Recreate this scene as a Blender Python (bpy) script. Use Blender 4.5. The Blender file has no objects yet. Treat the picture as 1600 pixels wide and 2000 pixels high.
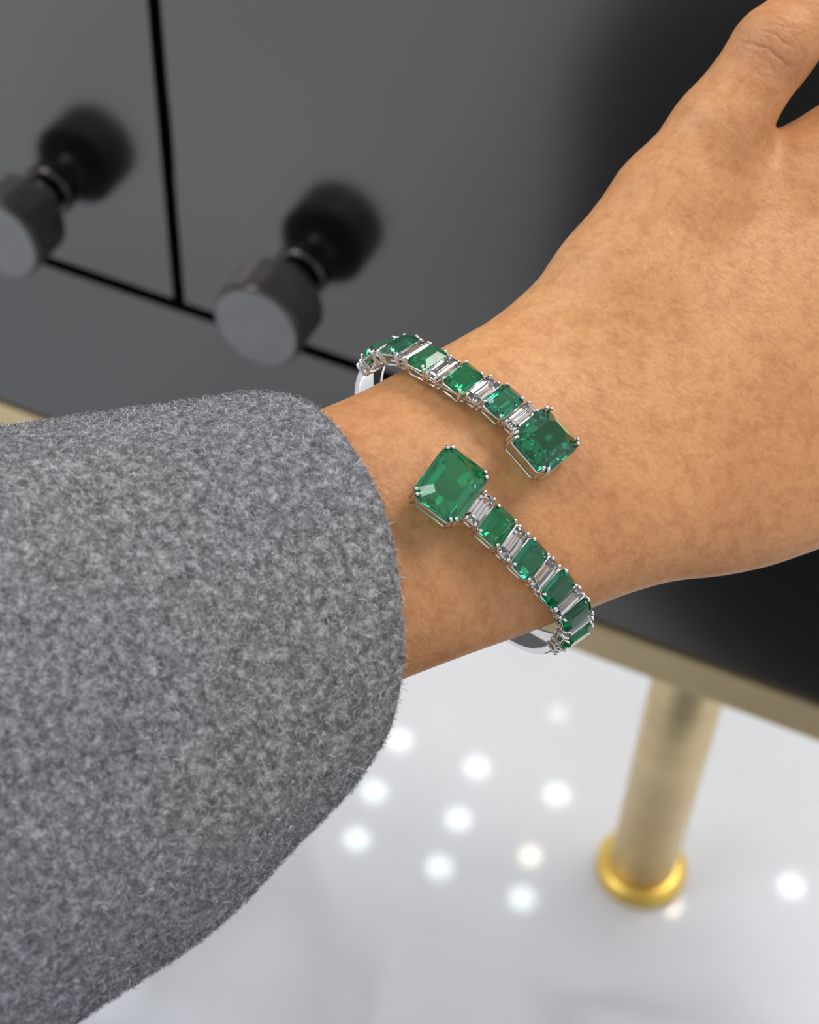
import bpy, bmesh, math, random
import numpy as np
from mathutils import Vector, Matrix
random.seed(7); rng = np.random.default_rng(7)
PI = math.pi
sc = bpy.context.scene
col = sc.collection

# ------------------------------------------------------------------ camera
# world: z up, cabinet front is the plane y = 0, camera stands at y < 0
CAM = Vector((0.0, -0.5156, 0.9564))
RIGHT = Vector((0.90791039, 0.41768525, 0.03518178))
UP = Vector((-0.3289624, 0.65800175, 0.67736064))
BACK = Vector((0.25977388, -0.62655624, 0.73480937))
cd = bpy.data.cameras.new('camera'); cam = bpy.data.objects.new('camera', cd); col.objects.link(cam)
cam.matrix_world = Matrix((
    (RIGHT.x, UP.x, BACK.x, CAM.x), (RIGHT.y, UP.y, BACK.y, CAM.y), (RIGHT.z, UP.z, BACK.z, CAM.z), (0, 0, 0, 1)))
cd.sensor_fit = 'HORIZONTAL'; cd.sensor_width = 36.0; cd.lens = 36.0 * 3300 / 1600
cd.clip_start = 0.01; cd.clip_end = 50
cd.dof.use_dof = True; cd.dof.focus_distance = 0.312; cd.dof.aperture_fstop = cd.lens / 3.0
sc.camera = cam

# ------------------------------------------------------------------ world, lights, exposure
sc.view_settings.view_transform = 'Standard'; sc.view_settings.look = 'None'
sc.view_settings.gamma = 1.0; sc.view_settings.use_curve_mapping = False
sc.view_settings.exposure = 0.1
w = bpy.data.worlds.new('world'); sc.world = w; w.use_nodes = True
bg = w.node_tree.nodes['Background']; bg.inputs[0].default_value = (0.90, 0.93, 1.0, 1); bg.inputs[1].default_value = 0.78

def area(name, loc, target, size, power, color, sizey=None):
    l = bpy.data.lights.new(name, 'AREA'); l.energy = power; l.color = color
    l.shape = 'RECTANGLE'; l.size = size; l.size_y = sizey or size
    o = bpy.data.objects.new(name, l); col.objects.link(o); o.location = loc
    o.rotation_euler = (Vector(target) - Vector(loc)).to_track_quat('-Z', 'Y').to_euler()
    return o
area('ceiling_panel_light', (0.6, 0.7, 2.62), (0.0, -0.3, 0.3), 1.3, 52, (1.0, 0.94, 0.86))
area('store_light', (-1.3, -0.6, 2.62), (-0.1, -0.3, 0.3), 1.3, 32, (0.94, 0.97, 1.0))

# ------------------------------------------------------------------ node helpers
def mat(name):
    m = bpy.data.materials.new(name); m.use_nodes = True
    return m, m.node_tree, m.node_tree.nodes['Principled BSDF']
def N(nt, t, **kw):
    n = nt.nodes.new(t)
    for k, v in kw.items():
        if k.startswith('i_'):
            n.inputs[k[2:].replace('_', ' ')].default_value = v
        else: setattr(n, k, v)
    return n
def ramp(nt, src, stops):
    r = nt.nodes.new('ShaderNodeValToRGB'); e = r.color_ramp.elements
    while len(e) < len(stops): e.new(0.5)
    for i, (p, c) in enumerate(stops):
        e[i].position = p; e[i].color = (*c, 1) if len(c) == 3 else c
    nt.links.new(src, r.inputs[0]); return r.outputs[0]
def noise(nt, vec, scale, detail=4, rough=0.55):
    n = N(nt, 'ShaderNodeTexNoise'); n.inputs['Scale'].default_value = scale
    n.inputs['Detail'].default_value = detail; n.inputs['Roughness'].default_value = rough
    nt.links.new(vec, n.inputs['Vector']); return n.outputs['Fac']
def mapping(nt, scale=(1, 1, 1), rot=(0, 0, 0), kind='Object'):
    tc = N(nt, 'ShaderNodeTexCoord'); mp = N(nt, 'ShaderNodeMapping')
    mp.inputs['Scale'].default_value = scale; mp.inputs['Rotation'].default_value = rot
    nt.links.new(tc.outputs[kind], mp.inputs['Vector']); return mp.outputs['Vector']
def mixc(nt, fac, a, b, mode='MIX'):
    m = N(nt, 'ShaderNodeMix', data_type='RGBA', blend_type=mode)
    for s, v in ((m.inputs[0], fac), (m.inputs[6], a), (m.inputs[7], b)):
        if hasattr(v, 'links') or hasattr(v, 'is_linked'): nt.links.new(v, s)
        else: s.default_value = v if isinstance(v, (int, float)) else (*v, 1)
    return m.outputs[2]
def bump(nt, src, strength, dist, prev=None):
    b = N(nt, 'ShaderNodeBump'); b.inputs['Strength'].default_value = strength; b.inputs['Distance'].default_value = dist
    nt.links.new(src, b.inputs['Height'])
    if prev is not None: nt.links.new(prev, b.inputs['Normal'])
    return b.outputs['Normal']

# ------------------------------------------------------------------ materials
def simple(name, color, rough, metal=0.0, **kw):
    m, nt, p = mat(name)
    p.inputs['Base Color'].default_value = (*color, 1); p.inputs['Roughness'].default_value = rough
    p.inputs['Metallic'].default_value = metal
    for k, v in kw.items(): p.inputs[k.replace('_', ' ')].default_value = v
    return m
# floor: polished white marble with faint grey veins
m_floor, nt, p = mat('polished_white_marble')
v = mapping(nt)
n1 = noise(nt, v, 2.2, 5, 0.6)
d = N(nt, 'ShaderNodeVectorMath', operation='ADD'); nz = N(nt, 'ShaderNodeTexNoise'); nz.inputs['Scale'].default_value = 3.0
nt.links.new(v, nz.inputs['Vector']); sc1 = N(nt, 'ShaderNodeVectorMath', operation='SCALE'); sc1.inputs['Scale'].default_value = 0.5
nt.links.new(nz.outputs['Color'], sc1.inputs[0]); nt.links.new(v, d.inputs[0]); nt.links.new(sc1.outputs[0], d.inputs[1])
wv = noise(nt, d.outputs[0], 3.4, 2, 0.5)
vein = ramp(nt, wv, [(0.44, (0, 0, 0)), (0.5, (1, 1, 1)), (0.56, (0, 0, 0))])
cl = ramp(nt, n1, [(0.35, (0.73, 0.75, 0.79)), (0.65, (0.82, 0.84, 0.88))])
vm = N(nt, 'ShaderNodeMath', operation='MULTIPLY'); vm.inputs[1].default_value = 0.30
nt.links.new(vein, vm.inputs[0])
nt.links.new(mixc(nt, vm.outputs[0], cl, (0.42, 0.44, 0.45)), p.inputs['Base Color'])
p.inputs['Roughness'].default_value = 0.04
# satin black anodised cabinet skin: a reflective dark coat, slightly uneven
m_black, nt, p = mat('satin_black_metal')
v = mapping(nt)
nt.links.new(ramp(nt, noise(nt, v, 5, 3), [(0.3, (0.005, 0.0048, 0.0045)), (0.7, (0.007, 0.0067, 0.0063))]), p.inputs['Base Color'])
p.inputs['IOR'].default_value = 2.2; p.inputs['Specular Tint'].default_value = (1, 0.965, 0.93, 1); p.inputs['Roughness'].default_value = 0.165
nt.links.new(bump(nt, noise(nt, v, 900, 2), 0.05, 0.0002), p.inputs['Normal'])
m_gap = simple('shadow_black_carcass', (0.006, 0.006, 0.006), 0.7)
m_knob, nt, p = mat('dark_bronze_knob_metal')
v = mapping(nt)
nt.links.new(ramp(nt, noise(nt, v, 60, 3), [(0.3, (0.07, 0.063, 0.06)), (0.7, (0.11, 0.10, 0.092))]), p.inputs['Base Color'])
p.inputs['Metallic'].default_value = 1.0; p.inputs['Roughness'].default_value = 0.28
m_knobface, nt, p = mat('brushed_black_knob_face')
v = mapping(nt, (1, 1, 1))
nt.links.new(ramp(nt, noise(nt, v, 120, 3), [(0.3, (0.20, 0.20, 0.20)), (0.7, (0.23, 0.23, 0.23))]), p.inputs['Base Color'])
p.inputs['Metallic'].default_value = 1.0; p.inputs['Roughness'].default_value = 0.3
def brass(name, c1, c2, rough):
    m, nt, p = mat(name); v = mapping(nt, (1, 1, 12))
    nt.links.new(ramp(nt, noise(nt, v, 14, 4), [(0.3, c1), (0.7, c2)]), p.inputs['Base Color'])
    p.inputs['Metallic'].default_value = 1.0; p.inputs['Roughness'].default_value = rough
    return m
m_brass = brass('brushed_brass', (0.72, 0.57, 0.33), (0.82, 0.66, 0.40), 0.5)
m_foot = brass('polished_brass', (0.90, 0.60, 0.13), (0.95, 0.66, 0.17), 0.38)
m_ceil = simple('ceiling_paint', (0.8, 0.8, 0.8), 0.9)
m_lampb = simple('lamp_trim_white', (0.75, 0.75, 0.75), 0.5)
def emis(name, c, s):
    m = bpy.data.materials.new(name); m.use_nodes = True; nt = m.node_tree; nt.nodes.clear()
    e = N(nt, 'ShaderNodeEmission'); e.inputs[0].default_value = (*c, 1); e.inputs[1].default_value = s
    o = N(nt, 'ShaderNodeOutputMaterial'); nt.links.new(e.outputs[0], o.inputs[0]); return m
m_cool = emis('cool_lamp_glow', (0.85, 0.97, 1.0), 15); m_warm = emis('warm_lamp_glow', (1.0, 0.86, 0.68), 22)
m_faint = emis('dim_lamp_glow', (1.0, 0.97, 0.95), 7)

# skin
m_skin, nt, p = mat('warm_tan_skin')
v = mapping(nt)
big = noise(nt, v, 26, 4, 0.6); mid = noise(nt, v, 300, 5, 0.7); fine = noise(nt, v, 900, 3, 0.6)
c0 = ramp(nt, big, [(0.30, (0.52, 0.235, 0.095)), (0.5, (0.60, 0.285, 0.115)), (0.72, (0.68, 0.35, 0.15))])
mott = ramp(nt, mid, [(0.36, (0.74, 0.60, 0.50)), (0.54, (1, 1, 1))])
c1 = mixc(nt, 0.55, c0, mott, 'MULTIPLY')
ff = ramp(nt, fine, [(0.38, (0.90, 0.85, 0.80)), (0.62, (1.05, 1.05, 1.05))])
c2 = mixc(nt, 0.55, c1, ff, 'MULTIPLY')
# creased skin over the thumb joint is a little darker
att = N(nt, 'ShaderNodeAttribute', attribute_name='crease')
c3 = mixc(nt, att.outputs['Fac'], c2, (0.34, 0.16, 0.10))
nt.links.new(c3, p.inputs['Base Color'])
p.inputs['Roughness'].default_value = 0.48
p.inputs['Subsurface Weight'].default_value = 0.35
p.inputs['Subsurface Radius'].default_value = (1.0, 0.35, 0.2); p.inputs['Subsurface Scale'].default_value = 0.0022
p.inputs['Specular IOR Level'].default_value = 0.42
vr = mapping(nt, (1, 3.4, 1), (0, 0, math.radians(-8)))
lines = noise(nt, vr, 560, 3, 0.55); pores = N(nt, 'ShaderNodeTexVoronoi'); pores.inputs['Scale'].default_value = 950
nt.links.new(v, pores.inputs['Vector'])
b1 = bump(nt, lines, 0.15, 0.0004); b2 = bump(nt, pores.outputs['Distance'], 0.22, 0.0003, b1)
nt.links.new(b2, p.inputs['Normal'])

# wool
def wool(name, lo, md, hi, cool):
    m, nt, p = mat(name)
    v = mapping(nt)
    n1 = noise(nt, v, 620, 5, 0.7)
    base = ramp(nt, n1, [(0.34, lo), (0.5, md), (0.66, hi)])
    zones = noise(nt, v, 11, 3, 0.5)
    tint = ramp(nt, zones, [(0.42, (0.92, 0.97, 1.06)), (0.58, (1.05, 1.0, 0.95))])
    c = mixc(nt, cool, base, tint, 'MULTIPLY')
    nt.links.new(c, p.inputs['Base Color'])
    p.inputs['Roughness'].default_value = 0.95; p.inputs['Specular IOR Level'].default_value = 0.1
    p.inputs['Sheen Weight'].default_value = 0.15; p.inputs['Sheen Roughness'].default_value = 0.5
    vr = mapping(nt, (1, 1, 1)); nt.links.new(bump(nt, noise(nt, vr, 900, 5, 0.7), 0.8, 0.0012), p.inputs['Normal'])
    return m
m_wool = wool('grey_melange_wool', (0.085, 0.087, 0.092), (0.23, 0.232, 0.236), (0.50, 0.50, 0.51), 0.8)
m_fib = []
for i, g in enumerate((0.07, 0.18, 0.38, 0.68)):
    m_fib.append(simple('wool_fibre_tone', (g, g * 1.01, g * 1.04), 0.8, 0.0, Specular_IOR_Level=0.15))

# jewellery
m_silver, nt, p = mat('white_gold')
v = mapping(nt)
nt.links.new(ramp(nt, noise(nt, v, 300, 2), [(0.3, (0.80, 0.78, 0.75)), (0.7, (0.90, 0.89, 0.87))]), p.inputs['Base Color'])
p.inputs['Metallic'].default_value = 1.0; p.inputs['Roughness'].default_value = 0.13
m_band = simple('polished_white_gold', (0.86, 0.85, 0.83), 0.07, 1.0)
def gem(name, c1, c2, body, ior, mixf, rough=0.015):
    m = bpy.data.materials.new(name); m.use_nodes = True; nt = m.node_tree
    p = nt.nodes['Principled BSDF']; out = nt.nodes['Material Output']
    v = mapping(nt)
    f = noise(nt, v, 420, 5, 0.7)
    cc = ramp(nt, f, [(0.36, c1), (0.62, c2)])
    nt.links.new(cc, p.inputs['Base Color'])
    p.inputs['Transmission Weight'].default_value = 1.0; p.inputs['IOR'].default_value = ior; p.inputs['Roughness'].default_value = rough
    if mixf > 0:      # included, slightly milky stone body
        q = N(nt, 'ShaderNodeBsdfPrincipled'); bc = ramp(nt, f, [(0.35, tuple(x * 0.6 for x in body)), (0.65, body)])
        nt.links.new(bc, q.inputs['Base Color']); q.inputs['Roughness'].default_value = 0.05; q.inputs['IOR'].default_value = ior
        mx = N(nt, 'ShaderNodeMixShader'); mx.inputs[0].default_value = mixf
        nt.links.new(p.outputs[0], mx.inputs[1]); nt.links.new(q.outputs[0], mx.inputs[2]); nt.links.new(mx.outputs[0], out.inputs[0])
    return m
m_em_light = gem('bright_emerald', (0.01, 0.46, 0.17), (0.03, 0.60, 0.24), (0.001, 0.24, 0.075), 1.58, 0.25)
m_em_dark = gem('deep_emerald', (0.008, 0.32, 0.12), (0.02, 0.48, 0.20), (0.001, 0.12, 0.045), 1.58, 0.22)
m_em_teal = gem('bluish_emerald', (0.01, 0.40, 0.20), (0.04, 0.58, 0.32), (0.001, 0.18, 0.085), 1.58, 0.22)
m_diamond = gem('clear_diamond', (0.97, 0.97, 0.98), (1, 1, 1), (0.5, 0.5, 0.5), 2.3, 0.0, 0.0)

# ------------------------------------------------------------------ object helpers
def link(name, me, m, parent=None, smooth=None):
    if isinstance(m, (list, tuple)):
        for x in m: me.materials.append(x)
    elif m: me.materials.append(m)
    if smooth is not None:
        me.polygons.foreach_set('use_smooth', [smooth] * len(me.polygons))
    o = bpy.data.objects.new(name, me); col.objects.link(o)
    if parent: o.parent = parent
    return o
def obj(name, bm, m, parent=None, smooth=False, keep=False):
    me = bpy.data.meshes.new(name)
    if not keep: bmesh.ops.recalc_face_normals(bm, faces=bm.faces)
    bm.to_mesh(me); bm.free()
    return link(name, me, m, parent, smooth)
def empty(name, loc, rot=None):
    o = bpy.data.objects.new(name, None); col.objects.link(o); o.location = loc
    o.empty_display_size = 0.01
    return o
def tag(o, label, cat, group=None):
    o['label'] = label; o['category'] = cat
    if group: o['group'] = group
    return o
def struct(o): o['kind'] = 'structure'; return o
def add_box(bm, lo, hi, bevel=0.0, mi=0):
    r = bmesh.ops.create_cube(bm, size=1.0); vs = r['verts']
    c = [(a + b) / 2 for a, b in zip(lo, hi)]; s = [b - a for a, b in zip(lo, hi)]
    for vv in vs: vv.co = Vector((vv.co.x * s[0] + c[0], vv.co.y * s[1] + c[1], vv.co.z * s[2] + c[2]))
    fs = set(f for vv in vs for f in vv.link_faces)
    for f in fs: f.material_index = mi
    if bevel > 0:
        es = list(set(e for f in fs for e in f.edges))
        bmesh.ops.bevel(bm, geom=es, offset=bevel, segments=2, affect='EDGES', profile=0.7)
def add_lathe(bm, prof, frame, seg=48, mi=0, disp=None):
    """prof: (radius, along) pairs; frame: origin, axis, u, v"""
    o, ax, u, vv = frame; rings = []
    for j, (r, h) in enumerate(prof):
        ring = []
        for i in range(seg):
            a = 2 * PI * i / seg; rr = r + (disp(i, j) if disp else 0)
            ring.append(bm.verts.new(o + ax * h + (u * math.cos(a) + vv * math.sin(a)) * rr))
        rings.append(ring)
    for a, b in zip(rings, rings[1:]):
        for i in range(seg):
            f = bm.faces.new((a[i], a[(i + 1) % seg], b[(i + 1) % seg], b[i])); f.material_index = mi
    for ring in (rings[0], rings[-1]):
        f = bm.faces.new(ring); f.material_index = mi
    return rings

# ------------------------------------------------------------------ setting
bm = bmesh.new(); add_box(bm, (-4, -3.5, -0.05), (4, 4.5, 0))
struct(obj('floor', bm, m_floor))
bm = bmesh.new(); add_box(bm, (-4, -3.5, 2.7), (4, 4.5, 2.75))
struct(obj('ceiling', bm, m_ceil))
# added unseen black cylinder below the frame: its mirror image darkens the front's right
m_darkener = simple('darkener_black', (0.006, 0.006, 0.007), 0.6)
darkener = empty('reflection_darkener', (0.10, -0.63, 0)); tag(darkener, 'added unseen black cylinder before the cabinet, mirrored as the dark area beside the hand', 'reflection_darkener')
ZF = (Vector((0, 0, 0)), Vector((0, 0, 1)), Vector((1, 0, 0)), Vector((0, 1, 0)))
bm = bmesh.new(); add_lathe(bm, [(0.38, 0.0), (0.40, 0.004), (0.40, 0.03)], ZF, 64); obj('darkener_base', bm, m_darkener, darkener, True)
bm = bmesh.new(); add_lathe(bm, [(0.40, 0.0305), (0.425, 0.045), (0.43, 0.13), (0.425, 0.215), (0.41, 0.2295)], ZF, 64); obj('drum', bm, m_darkener, darkener, True)
bm = bmesh.new(); add_lathe(bm, [(0.40, 0.23), (0.425, 0.24), (0.434, 0.265), (0.425, 0.288), (0.39, 0.30), (0.2, 0.305), (0.02, 0.305)], ZF, 64); obj('darkener_top', bm, m_darkener, darkener, True)

# ------------------------------------------------------------------ ceiling downlights (seen mirrored in the floor)
lamps = [(-0.976, 1.850, 'c'), (-0.760, 1.861, 'c'), (-0.543, 1.875, 'c'), (-0.967, 1.678, 'c'), (-0.741, 1.697, 'c'),
         (-0.946, 1.533, 'c'), (-0.728, 1.550, 'c'), (-0.511, 1.560, 'c'), (0.076, 1.881, 'c'),
         (-0.537, 1.678, 'w'), (-0.176, 1.699, 'w'), (-0.633, 2.114, 'f')]
ldesc = {'c': 'cool white', 'w': 'warm white', 'f': 'dim'}
spots = ['beside the grey cuff, uppermost of its row', 'right of the cuff, top of the middle row', 'top of the right row, nearest the brass leg',
         'beside the cuff, middle of the left row', 'in the middle of the middle row', 'bottom of the left row', 'bottom of the middle row',
         'lowest, under the warm one', 'far right beyond the brass leg', 'between the cool ones, left of the brass foot',
         'at the rim of the brass foot', 'faint one above the cool rows']
for k, ((x, y, kd), sd) in enumerate(zip(lamps, spots)):
    t = empty('ceiling_downlight', (x, y, 2.7))
    tag(t, ldesc[kd] + ' round downlight mirrored in floor: ' + sd, 'downlight', 'downlights mirrored in the floor')
    r = 0.032 if kd == 'c' else 0.025
    bm = bmesh.new(); F = (Vector((0, 0, 0)), Vector((0, 0, -1)), Vector((1, 0, 0)), Vector((0, 1, 0)))
    add_lathe(bm, [(r + 0.012, 0), (r + 0.012, 0.004), (r + 0.002, 0.006), (r + 0.001, 0.001)], F, 28)
    obj('lamp_trim', bm, m_lampb, t, True)
    bm = bmesh.new(); add_lathe(bm, [(r, 0.0015), (r, 0.0035)], F, 28)
    obj('lamp_lens', bm, {'c': m_cool, 'w': m_warm, 'f': m_faint}[kd], t)

# ------------------------------------------------------------------ cabinet
GX, GZ, BZ, SZ, TZ, DEP = -0.336, 0.4354, 0.298, 0.3205, 0.86, 0.16
XL, XR = -0.79, 0.118
cab = empty('cabinet', (GX, 0.08, 0))
tag(cab, 'satin black cabinet with knurled knobs on a brass frame and leg', 'cabinet')
def cpart(name, bm, m, parent=cab, smooth=False):
    o = obj(name, bm, m, parent, smooth)
    if parent == cab: o.data.transform(Matrix.Translation((-GX, -0.08, 0)))
    return o
g = 0.0030
bm = bmesh.new(); add_box(bm, (XL + .001, 0.019, SZ + .0012), (XR - .001, DEP, TZ - .012)); cpart('body', bm, m_gap)
bm = bmesh.new(); add_box(bm, (XL - .001, -0.001, TZ - .012), (XR + .001, DEP + .001, TZ), .001); cpart('worktop', bm, m_black)
bm = bmesh.new(); add_box(bm, (XL, 0, SZ + .0035), (XR, 0.0185, GZ - g * 1.3), .0008); cpart('lower_panel', bm, m_black)
dl = None
for a, b in ((XL, GX - g), (GX + g, XR)):
    bm = bmesh.new(); add_box(bm, (a, 0, GZ + g), (b, 0.0185, TZ - .0135), .0008); dl = cpart('door', bm, m_black)
bm = bmesh.new(); add_box(bm, (XL - .002, -.002, BZ), (XR + .002, DEP + .002, SZ), .0008); cpart('brass_frame', bm, m_brass)
def knob(x, z):
    e = Vector((x - GX, -0.08, z)); F = (e, Vector((0, -1, 0)), Vector((1, 0, 0)), Vector((0, 0, 1)))
    k = obj_k = None
    bm = bmesh.new()
    SEG = 240; rows = 44; R = 0.0208; h0, h1 = 0.0185, 0.0425
    prof = [(0.0098, h0 - .0002), (R - .0030, h0), (R - .0010, h0 + .0007), (R, h0 + .002)]
    prof += [(R, h0 + .002 + (h1 - h0 - .004) * i / rows) for i in range(1, rows)]
    prof += [(R, h1 - .002), (R - .0006, h1 - .0006), (R - .0016, h1)]
    n0 = 4
    def disp(i, j):
        if j < n0 or j > n0 + rows - 2: return 0
        a = (i + j) % 4; b = (i - j) % 4
        return -0.00022 * ((a == 0) + (b == 0))
    add_lathe(bm, prof, F, SEG, 0, disp)
    for f in bm.faces:
        if len(f.verts) > 10 and abs((f.calc_center_median() - e).y + h1) < 1e-4: f.material_index = 1
    head = obj('knob', bm, [m_knob, m_knobface], cab, False)
    bm = bmesh.new()
    add_lathe(bm, [(0.0088, 0.0045), (0.0088, 0.009), (0.0072, 0.0105), (0.0072, 0.0125), (0.0088, 0.015), (0.0095, 0.0183)], F, 40)
    obj('knob_neck', bm, m_knob, head, True)
    bm = bmesh.new()
    add_lathe(bm, [(0.0128, 0.0001), (0.0128, 0.0026), (0.0116, 0.0042), (0.0088, 0.0045)], F, 44)
    obj('rosette', bm, m_knob, head, True)
knob(-0.2710, 0.4805); knob(2 * GX + 0.2715, 0.4805)
for x in (-0.0722, 2 * GX + 0.0722):
    o = Vector((x - GX, 0.0, 0)); F = (o, Vector((0, 0, 1)), Vector((1, 0, 0)), Vector((0, 1, 0)))
    bm = bmesh.new(); add_lathe(bm, [(0.0212, 0.012), (0.0212, BZ)], F, 56)
    lg = obj('leg', bm, m_brass, cab, True)
    for f in lg.data.polygons:
        if len(f.vertices) > 10: f.use_smooth = False
    bm = bmesh.new(); add_lathe(bm, [(0.027, 0.0), (0.029, 0.0015), (0.029, 0.008), (0.0276, 0.011), (0.0222, 0.0122)], F, 56)
    obj('foot_plate', bm, m_foot, lg, True)

# ------------------------------------------------------------------ arm frame (millimetres; x along the picture's width, z towards the viewer)
AO = CAM - BACK * 0.320
ARM = Matrix(((RIGHT.x, UP.x, BACK.x, AO.x), (RIGHT.y, UP.y, BACK.y, AO.y), (RIGHT.z, UP.z, BACK.z, AO.z), (0, 0, 0, 1))) @ Matrix.Scale(0.001, 4)
def P(px, py, z):        # design-table point -> arm-frame mm
    return np.array([(px - 800) / 3300 * (320 - z), -(py - 1000) / 3300 * (320 - z), z])
CA, SA = math.cos(math.radians(23)), math.sin(math.radians(23))
def UV(p): return np.array([p[0] * CA + p[1] * SA, -p[0] * SA + p[1] * CA, p[2]])
def XY(u, v, z): return np.array([u * CA - v * SA, u * SA + v * CA, z])
def zc(u): return np.interp(u, [-120, -40, 0, 20, 40, 70, 160], [24, 7.5, -3.6, -10.5, -16.5, -23, -40])

# silhouette table of the forearm, wrist and hand
top = [(-200, 1130), (300, 925), (600, 808), (700, 768), (760, 735), (880, 668), (980, 612), (1090, 548), (1200, 470), (1350, 370), (1505, 284), (1600, 226), (1760, 140)]
bot = [(-100, 1640), (500, 1440), (790, 1320), (900, 1277), (1000, 1242), (1140, 1190), (1200, 1163), (1310, 1131), (1400, 1126), (1500, 1106), (1600, 1072), (1800, 980)]
def prof(tab):
    r = []
    for px, py in tab:
        z = 0.0
        for _ in range(6): q = UV(P(px, py, z)); z = float(zc(q[0]))
        r.append((q[0], q[1]))
    return np.array(r)
TP, BP = prof(top), prof(bot)
def sm(tab, u, k=5.0):
    acc = 0
    for d_, w_ in ((-k, 1), (-k / 2, 2), (0, 3), (k / 2, 2), (k, 1)): acc = acc + w_ * np.interp(u + d_, tab[:, 0], tab[:, 1])
    return acc / 9
# distance field of the whole limb
h = 1.05
us = np.arange(-95, 222, h); vs_ = np.arange(-58, 88, h); zs = np.arange(-95, 48, h)
U, V, W = np.meshgrid(us, vs_, zs, indexing='ij', sparse=True)
tv, bv = sm(TP, us), sm(BP, us)
bd = np.interp(us, [-100, -40, 0, 25, 50, 80, 105, 125], [27, 22.5, 19.0, 17.8, 16.5, 14.0, 11.0, 9.0])
zc_ = np.array([np.interp(u + d_, [-120, -40, 0, 20, 40, 70, 160], [24, 7.5, -3.6, -10.5, -16.5, -23, -40]) for d_ in (-6, -3, 0, 3, 6) for u in [us]]).mean(0)
c3 = lambda a: a[:, None, None]
dv = (V - c3((tv + bv) / 2)) / c3((tv - bv) / 2); shr = np.interp(us, [-90, -30, 0, 30, 60, 90], [-.02, -.10, -.15, -.125, -.05, 0])
dw = (W - c3(zc_) - c3(shr) * (V - 6)) / c3(bd)
# asymmetric crown: the back of the wrist is flatter, highest near the middle
ex = c3(np.interp(us, [40, 95], [2.25, 1.95]))
q = (np.abs(dv) ** ex + np.abs(dw) ** ex) ** (1 / ex)
D = (q - 1) * c3(np.minimum(bd, (tv - bv) / 2))
D = np.maximum(D, U - 112 + 0 * D); D = np.maximum(D, -92 - U + 0 * D).astype(np.float32)
def cone(a, b, ra, rb):
    a = np.array(a, float); b = np.array(b, float); ab = b - a; L2 = ab @ ab
    t = ((U - a[0]) * ab[0] + (V - a[1]) * ab[1] + (W - a[2]) * ab[2]) / L2; t = np.clip(t, 0, 1)
    d2 = (U - a[0] - t * ab[0]) ** 2 + (V - a[1] - t * ab[1]) ** 2 + (W - a[2] - t * ab[2]) ** 2
    return (np.sqrt(d2) - (ra + (rb - ra) * t)).astype(np.float32)
def smin(a, b, k):
    hh = np.clip(0.5 + 0.5 * (b - a) / k, 0, 1); return b * (1 - hh) + a * hh - k * hh * (1 - hh)
def chain(pts, k=3.0):
    d_ = None
    for (a, ra), (b, rb) in zip(pts, pts[1:]):
        c = cone(a, b, ra, rb); d_ = c if d_ is None else smin(d_, c, k)
    return d_
def pz(px, py, z): return tuple(UV(P(px, py, z)))
TH = [(pz(1092, 708, -17), 11.8), (pz(1198, 556, -19), 11.3), (pz(1318, 386, -21), 10.0), (pz(1402, 254, -21.5), 9.0), (pz(1511, 96, -21), 8.1), (pz(1650, -42, -24), 7.0), (pz(1725, -150, -30), 6.6)]
thumb = chain(TH, 3)
D = smin(D, thumb, c3(np.interp(us, [42, 66, 96], [5.5, 12, 4.5])).astype(np.float32))
D = smin(D, cone(pz(1300, 440, -24), pz(1430, 385, -26), 7.5, 6.0), 8.0)
def finger(base, dirv, lens, radii, curl):
    pts = [(tuple(base), radii[0])]; p_ = np.array(base, float); a = 0
    for L, r, c in zip(lens, radii[1:], curl):
        a += c; d_ = np.array([dirv[0] * math.cos(a), dirv[1] * math.cos(a), -math.sin(a)]); p_ = p_ + d_ * L
        pts.append((tuple(p_), r))
    return chain(pts, 2.5)
for base, dr, ln, rd in (((100, 30, -31), (0.99, 0.08), (16, 42, 24, 19), (9.5, 9.8, 8.6, 7.8, 6.6)),
                         ((104, 9, -30), (1.0, 0.0), (18, 45, 28, 20), (9.5, 10, 8.8, 8.0, 6.8)),
                         ((100, -11, -31), (0.995, -0.06), (16, 42, 26, 20), (9.3, 9.6, 8.3, 7.5, 6.4)),
                         ((88, -29, -31), (0.98, -0.16), (18, 33, 20, 18), (8.5, 8.6, 7.3, 6.6, 5.8))):
    D = smin(D, finger(base, dr, ln, rd, (0.05, 0.22, 0.38, 0.25)), 7)

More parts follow.
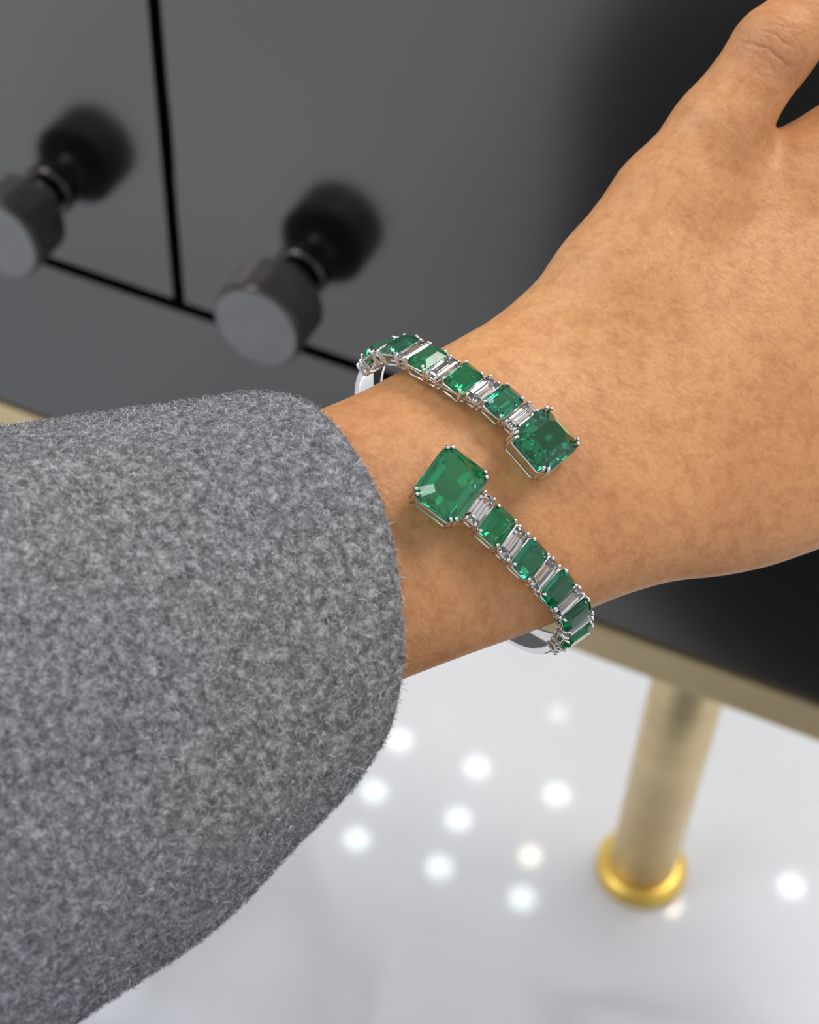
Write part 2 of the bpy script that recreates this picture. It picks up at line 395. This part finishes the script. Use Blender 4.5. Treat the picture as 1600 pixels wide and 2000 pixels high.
def surface_nets(D, org, h):
    ins = D < 0; nx, ny, nz_ = D.shape
    cs = np.zeros((nx - 1, ny - 1, nz_ - 1), np.int8)
    for i in (0, 1):
        for j in (0, 1):
            for k in (0, 1): cs += ins[i:nx - 1 + i, j:ny - 1 + j, k:nz_ - 1 + k]
    act = (cs > 0) & (cs < 8); idx = -np.ones(act.shape, np.int64); ci = np.argwhere(act); idx[act] = np.arange(len(ci))
    acc = np.zeros((len(ci), 3)); cnt = np.zeros(len(ci))
    corners = [(i, j, k) for i in (0, 1) for j in (0, 1) for k in (0, 1)]
    for a in corners:
        for ax in range(3):
            if a[ax] == 1: continue
            b = list(a); b[ax] = 1
            da = D[ci[:, 0] + a[0], ci[:, 1] + a[1], ci[:, 2] + a[2]]; db = D[ci[:, 0] + b[0], ci[:, 1] + b[1], ci[:, 2] + b[2]]
            m_ = (da < 0) != (db < 0); t = da / np.where(da == db, 1, da - db)
            pt = np.tile(np.array(a, float), (len(ci), 1)); pt[:, ax] += t
            acc[m_] += pt[m_]; cnt[m_] += 1
    vt = (ci + acc / cnt[:, None]) * h + org
    quads = []
    for ax in range(3):
        o1, o2 = [(1, 2), (2, 0), (0, 1)][ax]
        sl = [slice(1, -1)] * 3; sl[ax] = slice(0, -1); sl2 = list(sl); sl2[ax] = slice(1, None)
        A, B = ins[tuple(sl)], ins[tuple(sl2)]
        e = np.argwhere(A != B); sgn = A[A != B]
        off = np.array([1, 1, 1]); off[ax] = 0; e = e + off
        def cell(d1, d2):
            c = e.copy(); c[:, o1] -= d1; c[:, o2] -= d2; return idx[c[:, 0], c[:, 1], c[:, 2]]
        qd = np.stack([cell(1, 1), cell(0, 1), cell(0, 0), cell(1, 0)], 1)
        qd[~sgn] = qd[~sgn][:, ::-1]; quads.append(qd)
    return vt, np.concatenate(quads)
vt, qd = surface_nets(D, np.array([us[0], vs_[0], zs[0]]), h)
# light relaxation of the grid
ed = np.concatenate([qd[:, [0, 1]], qd[:, [1, 2]], qd[:, [2, 3]], qd[:, [3, 0]]])
for it in range(3):
    s_ = np.zeros_like(vt); n_ = np.zeros(len(vt)); np.add.at(s_, ed[:, 0], vt[ed[:, 1]]); np.add.at(n_, ed[:, 0], 1)
    np.add.at(s_, ed[:, 1], vt[ed[:, 0]]); np.add.at(n_, ed[:, 1], 1); vt = vt * 0.4 + 0.6 * s_ / n_[:, None]
SK = vt.copy()                                    # skin points in u, v, z for fitting other things
vxy = np.stack([vt[:, 0] * CA - vt[:, 1] * SA, vt[:, 0] * SA + vt[:, 1] * CA, vt[:, 2]], 1)
def limb_mesh(name, vxy, qd):
    me = bpy.data.meshes.new(name); me.from_pydata(vxy.tolist(), [], qd.tolist()); me.update()
    return me
person = empty('person', AO)
tag(person, 'person in a grey wool coat, right arm reaching across with tan hand spread', 'person')
TOP = Matrix.Translation(-AO) @ ARM      # arm-frame mm -> person-local metres
me = limb_mesh('body', vxy, qd)
bm = bmesh.new(); bm.from_mesh(me)
# finer skin over the thumb joint so the creases are real folds
kc = np.array(P(1508, 90, -12)); kd = np.array([0.60, 0.80, 0.0]); kx = np.array([0.80, -0.60, 0.0])
fs = [f for f in bm.faces if (lambda c: abs(c.x - kc[0]) < 15 and abs(c.y - kc[1]) < 15 and c.z > -22)(f.calc_center_median())]
es = list(set(e for f in fs for e in f.edges))
bmesh.ops.subdivide_edges(bm, edges=es, cuts=3, use_grid_fill=True, smooth=0.0)
bmesh.ops.recalc_face_normals(bm, faces=bm.faces)
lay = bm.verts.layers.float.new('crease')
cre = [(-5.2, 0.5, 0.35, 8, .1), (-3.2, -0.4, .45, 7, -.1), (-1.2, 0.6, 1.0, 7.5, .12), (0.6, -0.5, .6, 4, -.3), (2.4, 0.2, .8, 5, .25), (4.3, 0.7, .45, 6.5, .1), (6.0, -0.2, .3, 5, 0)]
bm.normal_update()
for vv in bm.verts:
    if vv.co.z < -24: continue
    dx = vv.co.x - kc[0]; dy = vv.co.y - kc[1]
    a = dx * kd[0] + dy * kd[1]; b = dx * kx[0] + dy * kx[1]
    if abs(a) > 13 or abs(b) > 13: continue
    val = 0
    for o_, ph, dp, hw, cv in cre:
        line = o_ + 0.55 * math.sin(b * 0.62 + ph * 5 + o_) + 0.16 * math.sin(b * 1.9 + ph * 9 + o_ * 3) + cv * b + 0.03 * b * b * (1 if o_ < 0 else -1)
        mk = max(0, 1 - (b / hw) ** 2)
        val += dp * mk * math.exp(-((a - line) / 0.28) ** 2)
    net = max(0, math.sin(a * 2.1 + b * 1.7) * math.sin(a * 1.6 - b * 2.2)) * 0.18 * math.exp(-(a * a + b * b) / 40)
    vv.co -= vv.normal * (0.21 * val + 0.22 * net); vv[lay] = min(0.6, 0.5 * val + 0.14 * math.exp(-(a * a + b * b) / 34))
bm.to_mesh(me); bm.free(); me.transform(TOP)
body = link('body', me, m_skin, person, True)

# ------------------------------------------------------------------ coat sleeve
def sect(M, T, B, Wv): return (np.array(M), (T - B) / 2, Wv)
secs = []
for (tx, ty), (bx, by), z, Wv in (((-900, 1010), (-800, 2900), 62, (16, -6, 50)), ((-450, 930), (-400, 2350), 42, (17, -6, 44)),
                                  ((0, 848), (60, 1985), 24, (18.5, -4.5, 38)), ((260, 806), (332, 1800), 15, (19, -4, 34)),
                                  ((400, 783), (476, 1650), 11, (19, -4, 32)), ((500, 768), (566, 1550), 8.5, (19, -4, 31)),
                                  ((548, 772), (602, 1492), 8, (19, -3.5, 29.5)), ((556, 780), (610, 1480), 8, (19.2, -3.5, 28.6))):
    T_, B_ = P(tx, ty, z), P(bx, by, z); secs.append(((T_ + B_) / 2, (T_ - B_) / 2, np.array(Wv, float)))
# rolled hem then the lining going back inside
M0, H0, W0 = secs[-1]
for sh, k in (((0.4, 0, 0), 0.972), ((-1.2, -.4, 0), 0.945), ((-6, -2.3, 0.5), 0.93), ((-22, -8, 2), 0.90), ((-40, -15, 5), 0.88)):
    secs.append((M0 + np.array(sh), H0 * k, W0 * k))
NS = 180
def ring_pts(M, H, Wv, n=NS):
    a = np.arange(n) / n * 2 * PI; c, s = np.cos(a), np.sin(a); e_ = 2.25
    qn = (np.abs(c) ** e_ + np.abs(s) ** e_) ** (-1 / e_)
    return M + np.outer(c * qn, H) + np.outer(s * qn, Wv)
rr = []
outer_n = 8
dense = []
for i in range(len(secs) - 1):
    nn = 14 if i < 2 else (12 if i < 5 else 4)
    for j in range(nn):
        t = j / nn
        if i < outer_n - 2:   # catmull-rom on the outer shell
            p0_, p1_, p2_, p3_ = secs[max(0, i - 1)], secs[i], secs[i + 1], secs[min(len(secs) - 1, i + 2)]
            if i + 2 > outer_n - 1: p3_ = p2_
            dense.append(tuple(0.5 * (2 * b_ + (c_ - a_) * t + (2 * a_ - 5 * b_ + 4 * c_ - d_) * t * t + (3 * b_ - a_ - 3 * c_ + d_) * t ** 3)
                               for a_, b_, c_, d_ in zip(p0_, p1_, p2_, p3_)))
        else: dense.append(tuple(a_ * (1 - t) + b_ * t for a_, b_ in zip(secs[i], secs[i + 1])))
dense.append(secs[-1])
V3 = np.array([ring_pts(*s) for s in dense])            # rings x NS x 3
nr = len(dense)
# soft folds and unevenness of the cloth
ii = np.arange(nr)[:, None]; aa = (np.arange(NS) / NS * 2 * PI)[None, :]
cen = V3.mean(1, keepdims=True); rad = V3 - cen
wob = 0.010 * np.sin(aa * 2 + ii * 0.05) + 0.006 * np.sin(aa * 5 + ii * 0.09 + 1) + 0.004 * np.sin(aa * 9 - ii * 0.11)
V3 = cen + rad * (1 + wob[..., None])
verts = V3.reshape(-1, 3)
quads = []
for i in range(nr - 1):
    for j in range(NS): quads.append((i * NS + j, i * NS + (j + 1) % NS, (i + 1) * NS + (j + 1) % NS, (i + 1) * NS + j))
me = bpy.data.meshes.new('coat_sleeve'); me.from_pydata(verts.tolist(), [], quads)
bm = bmesh.new(); bm.from_mesh(me); bmesh.ops.recalc_face_normals(bm, faces=bm.faces); bm.to_mesh(me); bm.free()
me.transform(TOP)
sleeve = link('coat_sleeve', me, m_wool, person, True)
sleeve['label'] = 'grey melange wool sleeve with a fuzzy nap'
# nap: short curled fibres standing on the visible outer shell
def fibres(n):
    oi = 4 * 0
    last = nr - 17
    A_ = V3[:last]; 
    Pn = np.cross(np.roll(A_, -1, 1) - np.roll(A_, 1, 1), np.gradient(A_, axis=0)); Pn /= np.linalg.norm(Pn, axis=2, keepdims=True)
    if (Pn[last // 2] * (A_[last // 2] - A_[last // 2].mean(0))).sum() < 0: Pn = -Pn
    mid = A_[:-1]; dA = np.linalg.norm(np.cross(np.diff(A_, axis=0), (np.roll(A_, -1, 1) - A_)[:-1]), axis=2)
    wt = dA.copy(); wt[mid[..., 2] < mid.mean(1)[:, None, 2] - 14] = 0; wt[mid[..., 0] < -105] = 0
    fl = wt.ravel() / wt.sum(); pick = rng.choice(len(fl), n, p=fl); i, j = pick // NS, pick % NS
    s, t = rng.random(n)[:, None], rng.random(n)[:, None]; j2 = (j + 1) % NS
    bp = (A_[i, j] * (1 - s) + A_[i, j2] * s) * (1 - t) + (A_[i + 1, j] * (1 - s) + A_[i + 1, j2] * s) * t
    nn = Pn[i, j]
    rd = rng.normal(size=(n, 3)); rd -= nn * (rd * nn).sum(1, keepdims=True); rd /= np.linalg.norm(rd, axis=1, keepdims=True)
    ln = rng.uniform(0.7, 1.9, n)[:, None]; lift = rng.uniform(0.05, 0.55, n)[:, None]; lift[rng.random(n) < 0.04] *= 1.8
    sd = np.cross(nn, rd); cv = rng.normal(0, 0.55, n)[:, None]
    w_ = rng.uniform(0.028, 0.06, n)[:, None]
    pts = [bp - nn * 0.15, bp + rd * ln * 0.5 + sd * ln * cv * 0.25 + nn * ln * lift * 0.7, bp + rd * ln * 0.9 + sd * ln * cv + nn * ln * lift * 0.9]
    wv = sd * 0.75 + nn * 0.5 * rng.normal(size=(n, 1))
    vs2 = np.stack([pts[0] - wv * w_, pts[0] + wv * w_, pts[1] + wv * w_ * .8, pts[1] - wv * w_ * .8, pts[2]], 1).reshape(-1, 3)
    base_ = (np.arange(n) * 5)[:, None]
    tris = np.concatenate([base_ + [0, 1, 2], base_ + [0, 2, 3], base_ + [3, 2, 4]], 1).reshape(-1, 3)
    me = bpy.data.meshes.new('wool_nap'); me.vertices.add(len(vs2)); me.vertices.foreach_set('co', vs2.ravel())
    me.loops.add(len(tris) * 3); me.loops.foreach_set('vertex_index', tris.ravel().astype(np.int32))
    me.polygons.add(len(tris)); me.polygons.foreach_set('loop_start', np.arange(0, len(tris) * 3, 3, dtype=np.int32))
    for m_ in m_fib: me.materials.append(m_)
    mi = rng.choice(4, n, p=[.26, .30, .27, .17]); me.polygons.foreach_set('material_index', np.repeat(mi, 3).astype(np.int32))
    me.update(calc_edges=True); me.validate(); me.transform(TOP)
    o = bpy.data.objects.new('wool_nap', me); col.objects.link(o); o.parent = sleeve; o['kind'] = 'stuff'
fibres(150000)

# ------------------------------------------------------------------ bracelet
BP_ = [11.5634, 2.6085, -10.7265, 34.1887, 26.1456, -0.9616, 0.4248, 6.1407, 0.7142, -12.6744, 1.4096, 0.0201, 0.1632, 0.0756]
def bframe():
    th, ta, dz = BP_[5], BP_[6], BP_[12]
    e1 = np.array([math.cos(th) * math.cos(dz), math.sin(th) * math.cos(dz), math.sin(dz)])
    z = np.array([0, 0, 1.]); z = z - e1 * (z @ e1); z /= np.linalg.norm(z); e2 = np.cross(z, e1)
    if e2[0] < 0: e2 = -e2
    return e1, math.cos(ta) * z + math.sin(ta) * e2, math.cos(ta) * e2 - math.sin(ta) * z
E1, ER, EA = bframe(); BC = np.array(BP_[0:3])
def bcurve(phi, side, grow=0.0):
    phi = np.asarray(phi, float); A, B = BP_[3] + grow, BP_[4] + grow
    b0, wd = (BP_[7], BP_[8]) if side < 0 else (BP_[9], BP_[10])
    t = np.clip(1 - np.abs(phi) / wd, 0, 1); t = t * t * (3 - 2 * t)
    c, s = np.cos(phi), np.sin(phi); qn = (np.abs(c) ** 2.2 + np.abs(s) ** 2.2) ** (-1 / 2.2)
    return BC + np.outer(A * s * qn, E1) + np.outer(B * c * qn, ER) + np.outer(b0 * t, EA)
brac = empty('bracelet', AO)
tag(brac, 'white gold open cuff bracelet with emeralds and baguette diamonds round the wrist', 'bracelet')

def gem_mesh(name, L, Wd, crown, pav, cut, table=0.62, steps=1):
    """step-cut stone, girdle at z = 0; L along x, Wd along y"""
    bm = bmesh.new()
    def octo(l, w_, c, z):
        l, w_ = l / 2, w_ / 2; c = min(c, l * .9, w_ * .9)
        return [bm.verts.new(p_) for p_ in ((l, -w_ + c, z), (l, w_ - c, z), (l - c, w_, z), (-l + c, w_, z), (-l, w_ - c, z), (-l, -w_ + c, z), (-l + c, -w_, z), (l - c, -w_, z))]
    rg = [octo(L * .10, Wd * .46, cut * .3, -pav), octo(L * .50, Wd * .72, cut * .7, -pav * .72), octo(L * .82, Wd * .9, cut * .9, -pav * .36),
          octo(L, Wd, cut, -0.08), octo(L, Wd, cut, 0.08)]
    ins_ = (1 - table)
    if steps == 2: rg.append(octo(L - ins_ * min(L, Wd) * .5, Wd - ins_ * min(L, Wd) * .5, cut * .85, crown * .62))
    rg.append(octo(L - ins_ * min(L, Wd), Wd - ins_ * min(L, Wd), cut * .7, crown))
    for a, b in zip(rg, rg[1:]):
        for i in range(8): bm.faces.new((a[i], a[(i + 1) % 8], b[(i + 1) % 8], b[i]))
    bm.faces.new(rg[0]); bm.faces.new(rg[-1])
    bmesh.ops.recalc_face_normals(bm, faces=bm.faces)
    me = bpy.data.meshes.new(name); bm.to_mesh(me); bm.free(); return me
def tube(bm, pts, r, seg=6, closed=False, flat=None):
    pts = [Vector(p_) for p_ in pts]; n = len(pts); rings = []
    for i, p_ in enumerate(pts):
        a = pts[(i - 1) % n] if (closed or i) else pts[0]; b = pts[(i + 1) % n] if (closed or i < n - 1) else pts[-1]
        t = (b - a).normalized(); ref = Vector((0, 0, 1)) if abs(t.z) < .9 else Vector((0, 1, 0))
        x = t.cross(ref).normalized(); y = x.cross(t)
        rad_ = r[i] if isinstance(r, (list, tuple)) else r
        rings.append([bm.verts.new(p_ + (x * math.cos(2 * PI * k / seg) + y * math.sin(2 * PI * k / seg)) * rad_) for k in range(seg)])
    m_ = n if closed else n - 1
    for i in range(m_):
        a, b = rings[i], rings[(i + 1) % n]
        for k in range(seg): bm.faces.new((a[k], a[(k + 1) % seg], b[(k + 1) % seg], b[k]))
    if not closed: bm.faces.new(rings[0]); bm.faces.new(rings[-1])
def octpts(l, w_, c, z):
    l, w_ = l / 2, w_ / 2
    return [(l, -w_ + c, z), (l, w_ - c, z), (l - c, w_, z), (-l + c, w_, z), (-l, w_ - c, z), (-l, -w_ + c, z), (-l + c, -w_, z), (l - c, -w_, z)]
def basket_mesh(name, L, Wd, cut, depth, r):
    """two rails joined by corner posts"""
    bm = bmesh.new()
    tube(bm, octpts(L * .97, Wd * .99, cut, -0.35), r, 6, True)
    tube(bm, octpts(L * .93, Wd * .92, cut * .9, -depth), r * 1.15, 6, True)
    bmesh.ops.recalc_face_normals(bm, faces=bm.faces)
    me = bpy.data.meshes.new(name); bm.to_mesh(me); bm.free()
    me.polygons.foreach_set('use_smooth', [True] * len(me.polygons)); return me
def prong_mesh(name, depth, top_, lean, r):
    """claw standing at a corner; +x points outwards"""
    bm = bmesh.new()
    tube(bm, [(-.15, 0, -depth - .1), (0.05, 0, -depth * .4), (.12, 0, 0), (0.02, 0, top_ * .7), (-lean * .6, 0, top_ * 1.05), (-lean, 0, top_ * 1.1)],
         [r * 1.1, r, r, r, r * 1.15, r * .7], 7)
    bmesh.ops.recalc_face_normals(bm, faces=bm.faces)
    me = bpy.data.meshes.new(name); bm.to_mesh(me); bm.free()
    me.polygons.foreach_set('use_smooth', [True] * len(me.polygons)); return me
EM, DI, G, BIG = 5.25, 3.0, 0.275, 9.0
# along the band, across it, crown, pavilion, corner cut
SPEC = {'big_a': (9.9, 12.9, 1.5, 2.9, 1.5), 'big_b': (9.9, 12.1, 2.3, 2.9, 1.5), 'em': (5.15, 6.9, 1.15, 2.4, .85), 'di': (2.95, 6.5, 0.6, 2.2, 0.18)}
GM = {'big_a': gem_mesh('emerald', *SPEC['big_a'][:2], 2.1, 2.9, 1.5, .50, 1), 'big_b': gem_mesh('emerald', *SPEC['big_b'][:2], 2.3, 2.9, 1.5, .46, 1),
      'em': gem_mesh('emerald', 5.15, 6.9, 1.15, 2.2, .85, .52, 1), 'di': gem_mesh('diamond', 2.95, 6.5, .6, 1.8, .18, .5, 2)}
BM_ = {k: basket_mesh('setting', s[0], s[1], s[4], s[3] + .15, .25 if k[0] == 'b' else .2) for k, s in SPEC.items()}
for me in BM_.values(): me.materials.append(m_silver)
PM = {k: prong_mesh('prong', s[3], s[2] * .62, .55 if k[0] == 'b' else .42, .34 if k[0] == 'b' else .3) for k, s in SPEC.items()}
for me in PM.values(): me.materials.append(m_silver)
gem_mats = {}
def gem_copy(kind, m):
    k = (kind, m.name)
    if k not in gem_mats:
        me = GM[kind].copy(); me.materials.clear(); me.materials.append(m); gem_mats[k] = me
    return gem_mats[k]
def place(kind, gmat, c, x, n, lift):
    """kind of stone at arm-frame point c, x along the band, n outwards"""
    x = Vector(x).normalized(); n = Vector(n); n = (n - x * n.dot(x)).normalized(); y = n.cross(x)
    c = Vector(c) + n * lift
    L = Matrix(((x.x, y.x, n.x, c.x), (x.y, y.y, n.y, c.y), (x.z, y.z, n.z, c.z), (0, 0, 0, 1)))
    Mx = TOP @ L
    s = SPEC[kind]
    g_ = bpy.data.objects.new('emerald' if kind != 'di' else 'diamond', gem_copy(kind, gmat)); col.objects.link(g_); g_.parent = brac; g_.matrix_local = Mx
    st = bpy.data.objects.new('setting', BM_[kind]); col.objects.link(st); st.parent = brac; st.matrix_local = Mx
    l2, w2, cut = s[0] / 2, s[1] / 2, s[4]
    for sx in (-1, 1):
        for sy in (-1, 1):
            if kind[0] == 'b':
                locs = [(sx * (l2 - cut * .5 + d_), sy * (w2 - cut * .5 - d_)) for d_ in (-.36, .36)]
            elif kind == 'em': locs = [(sx * (l2 - cut * .55), sy * (w2 - cut * .42))]
            else: locs = [(sx * (l2 - .42), sy * (w2 + .02))]
            for lx, ly in locs:
                a = math.atan2(sy * .7, sx * .7) if kind != 'di' else sy * PI / 2
                pr = bpy.data.objects.new('prong', PM[kind]); col.objects.link(pr); pr.parent = st
                pr.matrix_local = Matrix.Translation((lx, ly, 0)) @ Matrix.Rotation(a, 4, 'Z')
    return g_
phi_end = {}
AXS = {-1: np.array([0.70, 0.585, -.41]), 1: np.array([0.55, 0.735, -.40])}
EMS = {-1: [m_em_teal, m_em_light, m_em_light, m_em_teal, m_em_light, m_em_teal], 1: [m_em_light, m_em_teal, m_em_teal, m_em_dark, m_em_light, m_em_dark]}
for side in (-1, 1):
    st0 = BP_[13] if side < 0 else BP_[11]
    phi = np.linspace(st0, side * 2.3, 500); Pc = bcurve(phi, side)
    Ls = np.concatenate([[0], np.cumsum(np.linalg.norm(np.diff(Pc, axis=0), axis=1))])
    seq = [('big_b' if side < 0 else 'big_a', 0.0)]; x_ = BIG / 2
    for k in range(5):
        x_ += G + DI / 2; seq.append(('di', x_)); x_ += DI / 2 + G + EM / 2; seq.append(('em', x_)); x_ += EM / 2
    x_ += G + DI / 2; seq.append(('di', x_)); x_ += DI / 2
    phi_end[side] = float(np.interp(x_ + .2, Ls, phi)); ke = 0
    rail = []
    for kind, s_ in seq:
        ph = float(np.interp(s_, Ls, phi)); e_ = 0.01
        c = bcurve([ph], side)[0]; tg = bcurve([ph + e_], side)[0] - bcurve([ph - e_], side)[0]
        out = bcurve([ph], side, 1.0)[0] - c; nrm = np.cross(tg, EA); nrm *= np.sign(nrm @ out)
        # the stones are set square to each branch's own cross direction
        ax_ = AXS[side]; yv = ax_ - nrm * (ax_ @ nrm) / (nrm @ nrm); tg0 = tg; tg = np.cross(yv, nrm); tg *= np.sign(tg @ tg0)
        if kind == 'big_b':
            nrm = nrm / np.linalg.norm(nrm) + EA * 0.22
            yv = ax_ - nrm * (ax_ @ nrm) / (nrm @ nrm); tg = np.cross(yv, nrm); tg *= np.sign(tg @ tg0)
        if kind[0] == 'b': gm = m_em_dark if side < 0 else m_em_light
        elif kind == 'em': gm = EMS[side][ke]; ke += 1
        else: gm = m_diamond
        ln = 0
        if kind == 'big_a': c = c - EA * 1.9
        if kind == 'di': ln = -.1
        if kind[0] == 'b':           # the end stones sit square to the cuff, a touch higher
            go = place(kind, gm, c, tg if side < 0 else tg, nrm, .7)
            go['label'] = 'large deep green emerald on the hand side' if side < 0 else 'large bright green emerald on the sleeve side'
        else: place(kind, gm, c, tg, nrm, ln)
# two rails under each branch that carry the settings
bm = bmesh.new()
for side in (-1, 1):
    st0 = BP_[13] if side < 0 else BP_[11]
    for yy, dd in ((2.45, -2.0), (-2.45, -2.0)):
        phs = np.linspace(st0 + side * .12, phi_end[side], 60)
        pts = bcurve(phs, side, dd) + yy * EA
        tube(bm, pts.tolist(), .28, 6)
o = obj('under_rail', bm, m_silver, brac, True); o.data.transform(TOP)
# plain polished band behind the wrist
bm = bmesh.new(); rings = []
pa, pb = phi_end[1], phi_end[-1] + 2 * PI
for i in range(121):
    t = i / 120; ph = pa + (pb - pa) * t; c = bcurve([ph], 1, -1.0)[0] if True else None
    c2 = bcurve([ph + .01], 1, -1.0)[0]; tg = c2 - c; tg /= np.linalg.norm(tg); out = np.cross(tg, EA)
    if out @ (c - BC) < 0: out = -out
    hw = 3.1; th_ = 0.85
    ring = []
    for x_, y_ in ((-hw, -th_), (-hw, th_ * .3), (-hw * .93, th_ * .62), (-hw * .5, th_ * .95), (hw * .5, th_ * .95), (hw * .93, th_ * .62), (hw, th_ * .3), (hw, -th_), (hw * .84, -th_), (hw * .80, th_ * .25), (-hw * .80, th_ * .25), (-hw * .84, -th_)):
        ring.append(bm.verts.new(c + EA * x_ + out * y_))
    rings.append(ring)
for a, b in zip(rings, rings[1:]):
    for k in range(12): bm.faces.new((a[k], a[(k + 1) % 12], b[(k + 1) % 12], b[k]))
bm.faces.new(rings[0]); bm.faces.new(rings[-1])
o = obj('band', bm, m_band, brac, False); o.data.transform(TOP)
